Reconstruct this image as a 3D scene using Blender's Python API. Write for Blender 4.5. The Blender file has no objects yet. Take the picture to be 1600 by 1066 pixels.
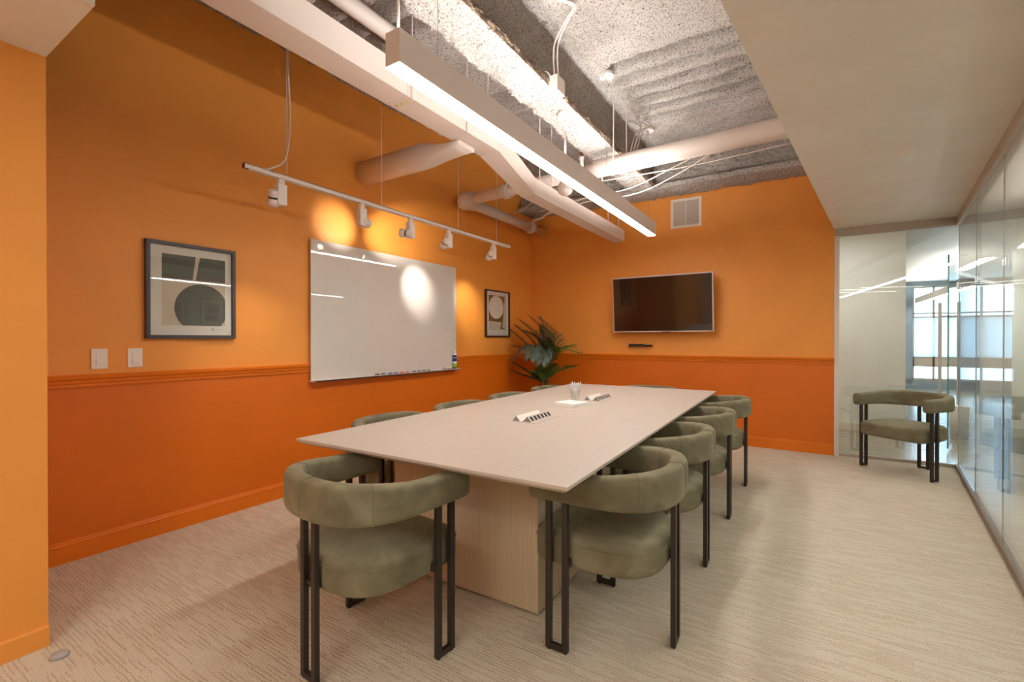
import bpy, bmesh, math, random
from mathutils import Vector, Matrix, noise
random.seed(7)
PI = math.pi
S = bpy.context.scene
COL = S.collection

# ------------------------------------------------------------------ camera
FPX, H = 729.0, 1.22
YAW = math.atan(463/729); PITCH = math.atan(3.4/729)
cam_d = bpy.data.cameras.new('camera'); cam = bpy.data.objects.new('camera', cam_d); COL.objects.link(cam)
cam_d.sensor_width = 36; cam_d.lens = 36*FPX/1600; cam_d.clip_start = .02; cam_d.clip_end = 100
cam.location = (0, 0, H); cam.rotation_euler = (PI/2-PITCH, 0, YAW)
S.camera = cam

# ------------------------------------------------------------------ world + exposure
w = bpy.data.worlds.new('world'); S.world = w; w.use_nodes = True
bgn = w.node_tree.nodes['Background']; bgn.inputs[0].default_value = (.42, .72, 1, 1); bgn.inputs[1].default_value = 6.0
S.view_settings.view_transform = 'Standard'; S.view_settings.look = 'None'
S.view_settings.exposure = 0.50; S.view_settings.gamma = 1; S.view_settings.use_curve_mapping = False
S.cycles.max_bounces = 10; S.cycles.diffuse_bounces = 6; S.cycles.glossy_bounces = 5
S.cycles.transparent_max_bounces = 24; S.cycles.caustics_reflective = False; S.cycles.caustics_refractive = False
S.cycles.sample_clamp_indirect = 6
P_DOWN, P_UP, P_COR, SPOT = 34.0, 52.0, 32.0, 26.0      # lamp strengths

# ------------------------------------------------------------------ helpers
def tag(o, label=None, cat=None, group=None, kind=None):
    if label: o['label'] = label
    if cat: o['category'] = cat
    if group: o['group'] = group
    if kind: o['kind'] = kind
    return o
def thing(name, label, cat, loc=(0, 0, 0), rz=0, group=None):
    o = bpy.data.objects.new(name, None); COL.objects.link(o)
    o.empty_display_size = .1
    o.location = loc; o.rotation_euler = (0, 0, rz)
    return tag(o, label, cat, group)
def copy_tree(o, parent=None):
    c = o.copy(); COL.objects.link(c)
    if parent: c.parent = parent
    for ch in list(o.children): copy_tree(ch, c)
    return c

class MB:
    def __init__(s): s.bm = bmesh.new()
    def face(s, pts):
        return s.bm.faces.new([s.bm.verts.new(p) for p in pts])
    def box(s, x0, x1, y0, y1, z0, z1, M=None):
        v = [Vector((x, y, z)) for z in (z0, z1) for y in (y0, y1) for x in (x0, x1)]
        if M: v = [M @ p for p in v]
        v = [s.bm.verts.new(p) for p in v]
        for f in ((0,2,3,1),(4,5,7,6),(0,1,5,4),(2,6,7,3),(0,4,6,2),(1,3,7,5)): s.bm.faces.new([v[i] for i in f])
        return s
    def bar(s, a, b, wx, wz, up=(0, 0, 1)):          # box from a to b
        a, b = Vector(a), Vector(b); d = b-a; L = d.length; d.normalize()
        up = Vector(up)
        if abs(d.dot(up)) > .99: up = Vector((0, 1, 0))
        x = d.cross(up).normalized(); z = x.cross(d)
        M = Matrix((x, d, z)).transposed().to_4x4(); M.translation = a
        return s.box(-wx/2, wx/2, 0, L, -wz/2, wz/2, M)
    def prism(s, pts, z0, z1):                        # polygon in xy, ccw
        lo = [s.bm.verts.new((p[0], p[1], z0)) for p in pts]; hi = [s.bm.verts.new((p[0], p[1], z1)) for p in pts]
        s.bm.faces.new(lo[::-1]); s.bm.faces.new(hi)
        n = len(pts)
        for i in range(n): s.bm.faces.new((lo[i], lo[(i+1) % n], hi[(i+1) % n], hi[i]))
        return s
    def extr(s, prof, a, b, nrm):                     # profile (out, z) swept straight from a to b; out along nrm
        nrm = Vector(nrm)
        R = [[s.bm.verts.new(Vector(p)+nrm*o+Vector((0, 0, z))) for o, z in prof] for p in (a, b)]
        n = len(prof)
        for i in range(n): s.bm.faces.new((R[0][i], R[0][(i+1) % n], R[1][(i+1) % n], R[1][i]))
        s.bm.faces.new(R[0][::-1]); s.bm.faces.new(R[1]); return s
    def rings(s, rings, caps=True, close=False):
        V = [[s.bm.verts.new(p) for p in r] for r in rings]
        n = len(V[0]); m = len(V)
        for j in range(m if close else m-1):
            A, B = V[j], V[(j+1) % m]
            for i in range(n): s.bm.faces.new((A[i], A[(i+1) % n], B[(i+1) % n], B[i]))
        if caps and not close: s.bm.faces.new(V[0][::-1]); s.bm.faces.new(V[-1])
        return s
    def tube(s, pts, r, n=10, caps=True):
        pts = [Vector(p) for p in pts]; rs = r if isinstance(r, (list, tuple)) else [r]*len(pts)
        up = None; R = []
        for i, p in enumerate(pts):
            t = (pts[min(i+1, len(pts)-1)]-pts[max(i-1, 0)]).normalized()
            if up is None: up = t.orthogonal().normalized()
            up = (up-t*up.dot(t)).normalized(); b = t.cross(up)
            R.append([p+(up*math.cos(2*PI*k/n)+b*math.sin(2*PI*k/n))*rs[i] for k in range(n)])
        return s.rings(R, caps)
    def lathe(s, prof, n=24, M=None, caps=True):       # (r,z) list
        R = []
        for r, z in prof:
            ring = [Vector((r*math.cos(2*PI*k/n), r*math.sin(2*PI*k/n), z)) for k in range(n)]
            R.append([M @ p for p in ring] if M else ring)
        return s.rings(R, caps)
    def build(s, name, mat, parent=None, smooth=False, bevel=0, loc=None, kind=None, segs=2):
        bmesh.ops.recalc_face_normals(s.bm, faces=s.bm.faces)
        me = bpy.data.meshes.new(name); s.bm.to_mesh(me); s.bm.free()
        if smooth:
            for p in me.polygons: p.use_smooth = True
        o = bpy.data.objects.new(name, me); COL.objects.link(o)
        for m_ in (mat if isinstance(mat, (list, tuple)) else [mat]): me.materials.append(m_)
        if parent: o.parent = parent
        if loc: o.location = loc
        if kind: o['kind'] = kind
        if bevel:
            b = o.modifiers.new('bevel', 'BEVEL'); b.width = bevel; b.segments = segs; b.limit_method = 'ANGLE'; b.angle_limit = .6
        return o

def spline(pts, n=8):
    pts = [Vector(p) for p in pts]; out = []
    for i in range(len(pts)-1):
        p0 = pts[max(i-1, 0)]; p1 = pts[i]; p2 = pts[i+1]; p3 = pts[min(i+2, len(pts)-1)]
        for k in range(n):
            t = k/n
            out.append(.5*((2*p1)+(p2-p0)*t+(2*p0-5*p1+4*p2-p3)*t*t+(3*p1-p0-3*p2+p3)*t**3))
    return out+[pts[-1]]
def orient(loc, direction, roll_up=(0, 0, 1)):        # local +Z -> direction
    d = Vector(direction).normalized(); u = Vector(roll_up)
    if abs(d.dot(u)) > .98: u = Vector((0, 1, 0))
    x = u.cross(d).normalized(); y = d.cross(x)
    M = Matrix((x, y, d)).transposed().to_4x4(); M.translation = Vector(loc); return M

# ------------------------------------------------------------------ materials
def mat(name, col, rough=.6, metal=0, **k):
    m = bpy.data.materials.new(name); m.use_nodes = True
    b = m.node_tree.nodes['Principled BSDF']
    b.inputs['Base Color'].default_value = (*col, 1); b.inputs['Roughness'].default_value = rough; b.inputs['Metallic'].default_value = metal
    for kk, v in k.items():
        b.inputs[kk.replace('_', ' ')].default_value = v
    return m
def N(m, t, **k):
    n = m.node_tree.nodes.new(t)
    for a, v in k.items(): setattr(n, a, v)
    return n
def L(m, a, b): m.node_tree.links.new(a, b)
def srgb(r, g, b):
    f = lambda c: (c/255/12.92) if c/255 <= .04045 else ((c/255+.055)/1.055)**2.4
    return (f(r), f(g), f(b))
def ramp(m, fac, stops):
    r = N(m, 'ShaderNodeValToRGB'); L(m, fac, r.inputs[0]); e = r.color_ramp.elements
    while len(e) < len(stops): e.new(.5)
    for i, (p, c) in enumerate(stops): e[i].position = p; e[i].color = (*c, 1)
    return r
def bump(m, h, st, dist=.01):
    b = N(m, 'ShaderNodeBump'); b.inputs['Strength'].default_value = st; b.inputs['Distance'].default_value = dist
    L(m, h, b.inputs['Height']); L(m, b.outputs[0], m.node_tree.nodes['Principled BSDF'].inputs['Normal'])
def noise_mat(name, c1, c2, scale, rough=.6, stretch=(1, 1, 1), bst=0, det=4, **k):
    m = mat(name, c1, rough, **k)
    tc = N(m, 'ShaderNodeTexCoord'); mp = N(m, 'ShaderNodeMapping'); mp.inputs['Scale'].default_value = stretch
    n = N(m, 'ShaderNodeTexNoise'); n.inputs['Scale'].default_value = scale; n.inputs['Detail'].default_value = det
    L(m, tc.outputs['Object'], mp.inputs[0]); L(m, mp.outputs[0], n.inputs[0])
    r = ramp(m, n.outputs[0], [(.3, c1), (.7, c2)])
    L(m, r.outputs[0], m.node_tree.nodes['Principled BSDF'].inputs['Base Color'])
    if bst: bump(m, n.outputs[0], bst)
    return m
def paint(name, col, d=.94, rough=.55):
    return noise_mat(name, col, tuple(c*d for c in col), 3, rough, bst=.0)
M_OR = paint('orange_paint', srgb(237, 155, 64)); M_ORL = paint('deep_orange_paint', srgb(216, 107, 4), rough=.5)
M_ORT = paint('orange_trim_gloss', srgb(224, 116, 12), rough=.38)
M_WHITE = paint('white_paint', srgb(212, 200, 184)); M_CEIL = paint('low_ceiling_paint', srgb(238, 234, 226))
M_PIPE = paint('white_pipe_paint', srgb(226, 212, 202), rough=.5)
M_FIX = mat('fixture_white', srgb(226, 214, 206), .45); M_GRAYFIX = mat('fixture_side', srgb(236, 224, 218), .5)
M_PLAST = mat('switch_plastic', srgb(236, 226, 214), .35); M_GAP = mat('dark_gap', (.02, .018, .016), .8)
M_DARK = mat('dark_bronze_metal', srgb(60, 52, 46), .42, .4)
M_FRAMEG = mat('charcoal_frame', srgb(66, 60, 64), .45); M_FRAMEB = mat('walnut_frame', srgb(58, 26, 16), .4)
M_MAT = mat('mat_board', srgb(232, 222, 214), .8); M_PAPER = mat('cream_paper', srgb(214, 196, 178), .8)
M_ARTG = mat('grey_green_ink', srgb(92, 94, 86), .8); M_ARTB = mat('ochre_brown_ink', srgb(122, 88, 36), .8)
M_CHROME = mat('brushed_steel', srgb(170, 168, 166), .28, 1); M_BRASS = mat('brass_sprinkler', srgb(150, 110, 60), .35, .9)
M_WBOARD = mat('white_glass_board', srgb(218, 212, 204), .5, Coat_Weight=1.0, Coat_Roughness=.02, Coat_IOR=1.55)
M_TVS = mat('tv_glass', (.006, .005, .005), .12, Coat_Weight=1.0, Coat_Roughness=.03); M_TVF = mat('tv_bezel', srgb(206, 190, 186), .4)
M_BLACK = mat('black_plastic', srgb(28, 22, 20), .5)
M_RAIL = mat('bronze_rail', srgb(128, 110, 92), .45, .3); M_HEAD = mat('header_metal', srgb(176, 164, 148), .5)
M_COPPER = mat('copper_reflector', srgb(170, 80, 40), .2, .9)

def wood_fine(name, a, b, axis, rough=.5, sc=1.0):
    m = mat(name, a, rough)
    tc = N(m, 'ShaderNodeTexCoord'); mp = N(m, 'ShaderNodeMapping')
    s_ = [160*sc, 160*sc, 160*sc]; s_[axis] = 3.0; mp.inputs['Scale'].default_value = s_
    n = N(m, 'ShaderNodeTexNoise'); n.inputs['Scale'].default_value = 1; n.inputs['Detail'].default_value = 5; n.inputs['Roughness'].default_value = .6
    L(m, tc.outputs['Object'], mp.inputs[0]); L(m, mp.outputs[0], n.inputs[0])
    r = ramp(m, n.outputs[0], [(.3, a), (.7, b)]); L(m, r.outputs[0], m.node_tree.nodes['Principled BSDF'].inputs['Base Color'])
    return m
M_TOP = wood_fine('pale_laminate_top', srgb(192, 178, 164), srgb(200, 187, 174), 1, .42)
M_BASE = wood_fine('light_ash_base', srgb(190, 167, 138), srgb(204, 182, 153), 2, .5)
M_WOODF = wood_fine('pale_wood_floor', srgb(122, 114, 94), srgb(156, 146, 124), 0, .2, .08)

def carpet():
    m = mat('beige_loop_carpet', srgb(190, 160, 128), .95)
    b = m.node_tree.nodes['Principled BSDF']; b.inputs['Specular IOR Level'].default_value = .1
    tc = N(m, 'ShaderNodeTexCoord'); sep = N(m, 'ShaderNodeSeparateXYZ')
    nz = N(m, 'ShaderNodeTexNoise'); nz.inputs['Scale'].default_value = 9; nz.inputs['Detail'].default_value = 3
    L(m, tc.outputs['Object'], nz.inputs[0])
    L(m, tc.outputs['Object'], sep.inputs[0])
    def mth(op, a, bb=None, c=None):
        n = N(m, 'ShaderNodeMath', operation=op)
        for i, v in enumerate((a, bb, c)):
            if v is None: continue
            if isinstance(v, (int, float)): n.inputs[i].default_value = v
            else: L(m, v, n.inputs[i])
        return n.outputs[0]
    nz2 = N(m, 'ShaderNodeTexNoise'); nz2.inputs['Scale'].default_value = 30; L(m, tc.outputs['Object'], nz2.inputs[0])
    wob = mth('ADD', mth('MULTIPLY', mth('SUBTRACT', nz.outputs[0], .5), .010), mth('MULTIPLY', mth('SUBTRACT', nz2.outputs[0], .5), .007))
    y = mth('ADD', sep.outputs[1], wob)
    def dashes(pitch, length, lo, wid):
        yr = mth('DIVIDE', y, pitch); row = mth('FLOOR', yr); fr = mth('FRACT', yr)
        wn = N(m, 'ShaderNodeTexWhiteNoise', noise_dimensions='1D'); L(m, row, wn.inputs['W'])
        cx = mth('ADD', mth('DIVIDE', sep.outputs[0], length), mth('MULTIPLY', wn.outputs[0], 17.0))
        cell = mth('FLOOR', cx)
        w2 = N(m, 'ShaderNodeTexWhiteNoise', noise_dimensions='2D'); cb = N(m, 'ShaderNodeCombineXYZ')
        L(m, row, cb.inputs[0]); L(m, cell, cb.inputs[1]); L(m, cb.outputs[0], w2.inputs['Vector'])
        on = mth('GREATER_THAN', w2.outputs[0], lo)
        prof = mth('SUBTRACT', 1.0, mth('MULTIPLY', mth('ABSOLUTE', mth('SUBTRACT', fr, .5)), 2.0))
        prof = mth('MAXIMUM', mth('MULTIPLY', mth('SUBTRACT', prof, 1-wid), 1.0/wid), 0.0); prof = mth('MINIMUM', mth('MULTIPLY', prof, 1.6), 1.0)
        return mth('MULTIPLY', on, prof), w2.outputs[0]
    d1, v1 = dashes(.0150, .115, .42, .50); d2, v2 = dashes(.0085, .06, .5, .7)
    fine = N(m, 'ShaderNodeTexNoise'); fine.inputs['Scale'].default_value = 190; fine.inputs['Detail'].default_value = 3
    L(m, tc.outputs['Object'], fine.inputs[0])
    big = N(m, 'ShaderNodeTexNoise'); big.inputs['Scale'].default_value = 1.3; L(m, tc.outputs['Object'], big.inputs[0])
    dark = mth('ADD', mth('MULTIPLY', d1, .28), mth('MULTIPLY', d2, .14))
    dark = mth('ADD', dark, mth('MULTIPLY', mth('SUBTRACT', fine.outputs[0], .5), 1.6))
    dark = mth('ADD', dark, mth('MULTIPLY', mth('SUBTRACT', v1, .5), .10))
    dark = mth('ADD', dark, mth('MULTIPLY', mth('SUBTRACT', big.outputs[0], .5), .25))
    r = ramp(m, dark, [(0, srgb(218, 206, 184)), (.38, srgb(196, 178, 150)), (.9, srgb(130, 108, 80))])
    L(m, r.outputs[0], b.inputs['Base Color'])
    bump(m, mth('SUBTRACT', 1.0, dark), .7, .006)
    return m
M_CARPET = carpet()
def popcorn(name, c1, c2, c3):
    m = mat(name, c1, .95)
    tc = N(m, 'ShaderNodeTexCoord')
    n = N(m, 'ShaderNodeTexNoise'); n.inputs['Scale'].default_value = 85; n.inputs['Detail'].default_value = 4; n.inputs['Roughness'].default_value = .75
    n2 = N(m, 'ShaderNodeTexNoise'); n2.inputs['Scale'].default_value = 2.2; n2.inputs['Detail'].default_value = 3
    for q in (n, n2): L(m, tc.outputs['Object'], q.inputs[0])
    r = ramp(m, n.outputs[0], [(.36, c3), (.44, c2), (.52, c1)])
    r2 = ramp(m, n2.outputs[0], [(.35, (.8, .78, .76)), (.6, (1, 1, 1))])
    mx = N(m, 'ShaderNodeMix', data_type='RGBA', blend_type='MULTIPLY'); mx.inputs[0].default_value = 1
    L(m, r.outputs[0], mx.inputs[6]); L(m, r2.outputs[0], mx.inputs[7])
    L(m, mx.outputs[2], m.node_tree.nodes['Principled BSDF'].inputs['Base Color'])
    bump(m, n.outputs[0], 1.0, .03)
    return m
M_POP = popcorn('sprayed_fireproofing', srgb(234, 226, 218), srgb(204, 192, 182), srgb(110, 92, 78))
M_POPSH = popcorn('brown_shaded_fireproofing', srgb(196, 172, 150), srgb(156, 130, 108), srgb(78, 56, 42))  # browner copy of the spray, shade of the beam side put into colour
def velvet():
    m = mat('olive_velvet', srgb(108, 104, 78), .85, Sheen_Weight=.35, Sheen_Roughness=.4)
    m.node_tree.nodes['Principled BSDF'].inputs['Sheen Tint'].default_value = (*srgb(190, 186, 150), 1)
    tc = N(m, 'ShaderNodeTexCoord'); n = N(m, 'ShaderNodeTexNoise'); n.inputs['Scale'].default_value = 7; n.inputs['Detail'].default_value = 5; n.inputs['Distortion'].default_value = .8
    f = N(m, 'ShaderNodeTexNoise'); f.inputs['Scale'].default_value = 400
    L(m, tc.outputs['Object'], n.inputs[0]); L(m, tc.outputs['Object'], f.inputs[0])
    r = ramp(m, n.outputs[0], [(.3, srgb(100, 93, 68)), (.52, srgb(118, 110, 84)), (.72, srgb(136, 128, 102))])
    L(m, r.outputs[0], m.node_tree.nodes['Principled BSDF'].inputs['Base Color']); bump(m, f.outputs[0], .12, .002)
    return m
M_VEL = velvet()
def glass(name, tint=(.97, .985, .975), ior=1.5, rough=0.0):
    m = bpy.data.materials.new(name); m.use_nodes = True; nt = m.node_tree; nt.nodes.clear()
    o = nt.nodes.new('ShaderNodeOutputMaterial'); mx = nt.nodes.new('ShaderNodeMixShader')
    t = nt.nodes.new('ShaderNodeBsdfTransparent'); t.inputs[0].default_value = (*tint, 1)
    g = nt.nodes.new('ShaderNodeBsdfGlossy'); g.inputs[0].default_value = (1, 1, 1, 1); g.inputs['Roughness'].default_value = rough
    fr = nt.nodes.new('ShaderNodeFresnel'); ge = nt.nodes.new('ShaderNodeNewGeometry')
    ma = nt.nodes.new('ShaderNodeMath'); ma.operation = 'MULTIPLY_ADD'; ma.inputs[1].default_value = (1/ior-ior); ma.inputs[2].default_value = ior
    nt.links.new(ge.outputs['Backfacing'], ma.inputs[0]); nt.links.new(ma.outputs[0], fr.inputs[0])
    nt.links.new(fr.outputs[0], mx.inputs[0]); nt.links.new(t.outputs[0], mx.inputs[1]); nt.links.new(g.outputs[0], mx.inputs[2])
    nt.links.new(mx.outputs[0], o.inputs[0]); return m
M_GLASS = glass('clear_glass'); M_GLASSG = glass('partition_glass', (.95, .965, .95), 1.85)
M_JOINT = mat('joint_silicone', srgb(150, 148, 138), .4)
M_GEDGE = mat('green_glass_edge', srgb(40, 120, 110), .15)
def emit(name, col, st):
    m = bpy.data.materials.new(name); m.use_nodes = True; nt = m.node_tree; nt.nodes.clear()
    o = nt.nodes.new('ShaderNodeOutputMaterial'); e = nt.nodes.new('ShaderNodeEmission')
    e.inputs[0].default_value = (*col, 1); e.inputs[1].default_value = st; nt.links.new(e.outputs[0], o.inputs[0]); return m
WARM = (1, .96, .92)
M_EDN = emit('pendant_diffuser', WARM, P_DOWN); M_EUP = emit('pendant_uplight', WARM, P_UP)
M_ECOR = emit('corridor_diffuser', (.97, .99, 1), P_COR); M_ESP = emit('spot_lens', (1, .92, .8), 12)
M_ECORU = emit('corridor_uplight', (.97, .99, 1), P_COR*.45)
M_EFILL = emit('rear_fill_emit', (1, .96, .91), 21.0)  # glow of the fill lights added behind the camera

# ------------------------------------------------------------------ setting
XL, YB = -3.42, 5.93
GU = Vector((-.296, -2.672, 0)).normalized(); G0 = Vector((1.197, 5.964, 0))
def gl(y): t = (y-G0.y)/GU.y; return G0+GU*t                # point on glazed wall line at given y
def struct(o, label=None): o['kind'] = 'structure'; return o
YR = -2.6
m = MB(); m.prism([(XL, YR), (gl(YR).x, YR), (G0.x, 5.95), (XL, 5.95)], -.05, 0); m.build('floor', M_CARPET, kind='structure')
m = MB()
m.prism([(gl(YR).x, YR), (4.5, YR), (4.5, 15.2), (-1.2, 15.2), (-1.2, 5.95), (G0.x, 5.95)], -.05, -.001); m.build('floor_corridor', M_WOODF, kind='structure')
m = MB(); m.box(XL-.12, XL, YR, YB+.12, 0, 3.6); m.build('wall_left', [M_OR, M_ORL], kind='structure')
o = bpy.data.objects['wall_left']
# lower dado is a separate paint: thin skin in front of each wall
m = MB(); m.box(XL, XL+.004, .575, YB, 0, .98); m.build('wall_left_dado', M_ORL, kind='structure')
m = MB(); m.box(XL-.12, .229, YB, YB+.12, 0, 3.6); m.build('wall_back', M_OR, kind='structure')
m = MB(); m.box(XL, .229, YB-.004, YB, 0, .98); m.build('wall_back_dado', M_ORL, kind='structure')
m = MB(); m.box(XL, -2.555, YR, .575, 0, 3.6); m.build('wall_front_left', M_OR, kind='structure')
m = MB(); m.box(XL, 4.5, YR-.12, YR, 0, 3.6); m.build('wall_rear', M_WHITE, kind='structure')
rail_prof = [(0, .948), (.010, .948), (.014, .956), (.014, .968), (.022, .974), (.024, .99), (.034, .998), (.036, 1.012), (.028, 1.019), (0, 1.019)]
m = MB(); m.extr(rail_prof, (XL+.001, .58, 0), (XL+.001, 2.302, 0), (1, 0, 0)); m.build('trim_1', M_ORT, kind='structure')
m = MB(); m.extr(rail_prof, (XL+.001, 4.152, 0), (XL+.001, YB, 0), (1, 0, 0)); m.build('trim_2', M_ORT, kind='structure')
m = MB(); m.extr(rail_prof, (XL, YB-.001, 0), (.229, YB-.001, 0), (0, -1, 0)); m.build('trim_3', M_ORT, kind='structure')
bprof = [(0, 0), (.014, 0), (.014, .088), (.016, .092), (.016, .098), (.010, .104), (.010, .110), (.004, .116), (0, .116)]
m = MB(); m.extr(bprof, (XL+.004, .58, 0), (XL+.004, YB, 0), (1, 0, 0)); m.build('baseboard_left', M_ORT, kind='structure')
m = MB(); m.extr(bprof, (XL, YB-.004, 0), (.229, YB-.004, 0), (0, -1, 0)); m.build('baseboard_back', M_ORT, kind='structure')
m = MB(); m.extr([(0, 0), (.012, 0), (.012, .075), (.008, .082), (0, .082)], (-2.555, YR, 0), (-2.555, .575, 0), (1, 0, 0)); m.build('baseboard_front', M_OR, kind='structure')

# low ceiling: L shape in front and on the right, 2.37 m high
zc = 2.37
e0 = Vector((-.256, 1.719, 0)); e1 = Vector((.2235, 5.932, 0)); ed = (e1-e0).normalized()
ea = e0+ed*((.575-e0.y)/ed.y)
m = MB(); m.prism([(ea.x, .575), (gl(.575).x, .575), (G0.x, 5.98), (.229, 5.98), (e1.x, e1.y)], zc, 3.6); m.build('ceiling_low_right', M_CEIL, kind='structure')
m = MB(); m.prism([(-2.02, YR), (gl(YR).x, YR), (gl(.575).x, .575), (-2.02, .575)], zc, 3.6); m.build('ceiling_low_front', M_CEIL, kind='structure')
m = MB(); m.box(-3.42, -2.02, YR, .575, 2.337, 3.6); m.build('ceiling_low_left', M_CEIL, kind='structure')

# sprayed deck, real relief
def ns(x, y, z, s): return noise.noise(Vector((x*s, y*s, z*s)))
def rough_h(x, y, z): return .014*ns(x, y, z, 9)+.013*ns(x, y, z, 31)+.013*ns(x, y, z, 62)
def deck_z(x, y):
    z = 3.45
    def ribs(yc, n, pitch, lo, hi):
        d = 0
        for k in range(n):
            t = (y-(yc+k*pitch))/(pitch*.29); d = max(d, math.exp(-t**6))
        e = min(1, max(0, (x-lo)/.12))*min(1, max(0, (hi-x)/.12)); return d*e
    r = max(ribs(3.72, 6, .21, -1.42, 1), ribs(3.60, 6, .21, -3.5, -1.85), ribs(2.0, 3, .21, -3.5, -1.85), ribs(1.0, 2, .21, -3.5, -1.85))
    z += .19*r
    d = min(abs(x+1.45), abs(x+1.85)); z -= .05*max(0, 1-d/.09)   # build-up beside the beam
    return z
STEP = .0165
def grid_surf(name, mat_, f, nu, nv, kind='structure'):
    me = bpy.data.meshes.new(name)
    vs = [f(i/nu, j/nv) for j in range(nv+1) for i in range(nu+1)]
    fs = [(j*(nu+1)+i, j*(nu+1)+i+1, (j+1)*(nu+1)+i+1, (j+1)*(nu+1)+i) for j in range(nv) for i in range(nu)]
    me.from_pydata(vs, [], fs); me.materials.append(mat_)
    for p in me.polygons: p.use_smooth = True
    o = bpy.data.objects.new(name, me); COL.objects.link(o); o['kind'] = kind; return o
X0, X1, Y0, Y1 = XL, .26, .56, YB
def f(u, v):
    x = X0+(X1-X0)*u; y = Y0+(Y1-Y0)*v
    return (x, y, deck_z(x, y)-rough_h(x, y, 0)*1.2)
grid_surf('ceiling', M_POP, f, int((X1-X0)/STEP), int((Y1-Y0)/STEP))
def beam_profile(name, prof, a, b, axis, mats, step=.011):
    """closed profile (offset, z) swept along an axis with rough spray displacement"""
    pts = []
    for i in range(len(prof)):
        p, q = Vector(prof[i]).to_2d(), Vector(prof[(i+1) % len(prof)]).to_2d()
        n = max(1, int((q-p).length/step))
        for k in range(n): pts.append((p+(q-p)*k/n, i))
    nn = int((b-a)/step); me = bpy.data.meshes.new(name); vs = []; fs = []; mi = []
    c = sum((Vector(p).to_2d() for p in prof), Vector((0, 0)))/len(prof)
    for j in range(nn+1):
        t = a+(b-a)*j/nn
        for p, i in pts:
            x, y, z = (p.x, t, p.y) if axis == 1 else (t, p.x, p.y)
            h = rough_h(x+3, y, z)*1.3
            d = (p-c).normalized(); p2 = p+d*h
            vs.append((p2.x, t, p2.y) if axis == 1 else (t, p2.x, p2.y))
    n = len(pts)
    for j in range(nn):
        for i in range(n):
            fs.append((j*n+i, j*n+(i+1) % n, (j+1)*n+(i+1) % n, (j+1)*n+i)); mi.append(pts[i][1])
    me.from_pydata(vs, [], fs)
    for m_ in mats: me.materials.append(m_)
    for p, k in zip(me.polygons, mi): p.use_smooth = True; p.material_index = 1 if (len(mats) > 1 and k in BROWN) else 0
    bm = bmesh.new(); bm.from_mesh(me); bmesh.ops.recalc_face_normals(bm, faces=bm.faces); bm.to_mesh(me); bm.free()
    o = bpy.data.objects.new(name, me); COL.objects.link(o); o['kind'] = 'structure'; return o
# I-shaped beam along the room (flange, web), right flange side tinted brown as painted-in shade
BROWN = (1, 2)
beam_profile('ceiling_beam_long', [(-1.80, 2.975), (-1.52, 2.975), (-1.52, 3.03), (-1.615, 3.07), (-1.60, 3.5), (-1.72, 3.5), (-1.705, 3.07), (-1.80, 3.03)], .56, 5.92, 1, [M_POP, M_POPSH])
BROWN = (2, 3)
BROWN = (9,)
beam_profile('ceiling_beam_back', [(5.52, 2.975), (5.915, 2.975), (5.915, 3.5), (5.60, 3.5), (5.60, 3.07), (5.52, 3.03)], XL+.01, .25, 0, [M_POP])

# ---- glazing: back pane (window_1) and right partition (window_2)
w1 = struct(thing('window_1', 'clear glass partition closing the back wall beside the orange wall', 'window')); del w1['category']
def bk(x, dy=0): return (x, 5.945+(x-.25)*math.tan(math.radians(1.9))+dy)
MB().bar((*bk(.272), 1.1625), (*bk(1.187), 1.1625), .012, 2.255).build('pane', M_GLASSG, w1)
m = MB(); m.box(.229, .272, 5.925, 5.975, 0, 2.29); m.build('window_frame', M_PIPE, w1, bevel=.003)
MB().bar((*bk(.229), 2.33), (*bk(1.20), 2.33), .05, .08).build('head_rail', M_HEAD, w1)
MB().bar((*bk(.272), .0155), (*bk(1.19), .0155), .035, .03).build('sill_rail', M_HEAD, w1)
w2 = struct(thing('window_2', 'long frameless glass partition along the right side of the room', 'window')); del w2['category']
ys = [5.945, 4.888, 3.828, 2.768, 1.708, .648, -.412, -1.472, YR]
for a, b in zip(ys, ys[1:]):
    pa, pb = gl(a)+GU*.0025, gl(b)-GU*.0025
    MB().bar((pa.x, pa.y, 1.17), (pb.x, pb.y, 1.17), .012, 2.25).build('pane', M_GLASSG, w2)
for y in ys[1:-1]:
    p = gl(y); MB().bar((p.x, p.y, .04), (p.x, p.y, 2.29), .0125, .0048, up=(1, 0, 0)).build('glass_joint', M_JOINT, w2)
pa, pb = gl(5.95), gl(YR)
MB().bar((pa.x, pa.y, .02), (pb.x, pb.y, .02), .045, .04).build('sill_rail', M_RAIL, w2)
MB().bar((pa.x, pa.y, 2.33), (pb.x, pb.y, 2.33), .045, .08).build('head_rail', M_HEAD, w2)
m = MB(); p = gl(5.95); m.box(p.x-.006, p.x+.004, p.y-.004, p.y+.004, .04, 2.29); m.build('corner_seal', M_CHROME, w2)

# ---- corridor and far office beyond the glass
CZ = 2.62
M_OFFW = paint('office_wall_paint', srgb(122, 140, 152))
M_CORW = paint('corridor_wall_paint', srgb(222, 224, 214))
m = MB(); m.box(-1.2, 1.04, 7.66, 15.2, 0, CZ); m.build('wall_corridor_end', M_CORW, kind='structure')
m = MB(); m.box(-1.32, -1.2, 5.98, 7.66, 0, CZ); m.build('wall_corridor_left', M_WHITE, kind='structure')
M_CORW = paint('corridor_wall_paint', srgb(222, 224, 214))
m = MB(); m.box(2.75, 2.9, YR, 10.6, 0, CZ); m.build('wall_corridor_right', M_CORW, kind='structure')
m = MB(); m.box(4.5, 4.6, 10.6, 15.2, 0, CZ); m.build('wall_office_right', M_OFFW, kind='structure')
m = MB(); m.box(2.9, 4.6, 10.5, 10.6, 0, CZ); m.build('wall_office_front', M_WHITE, kind='structure')
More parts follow.
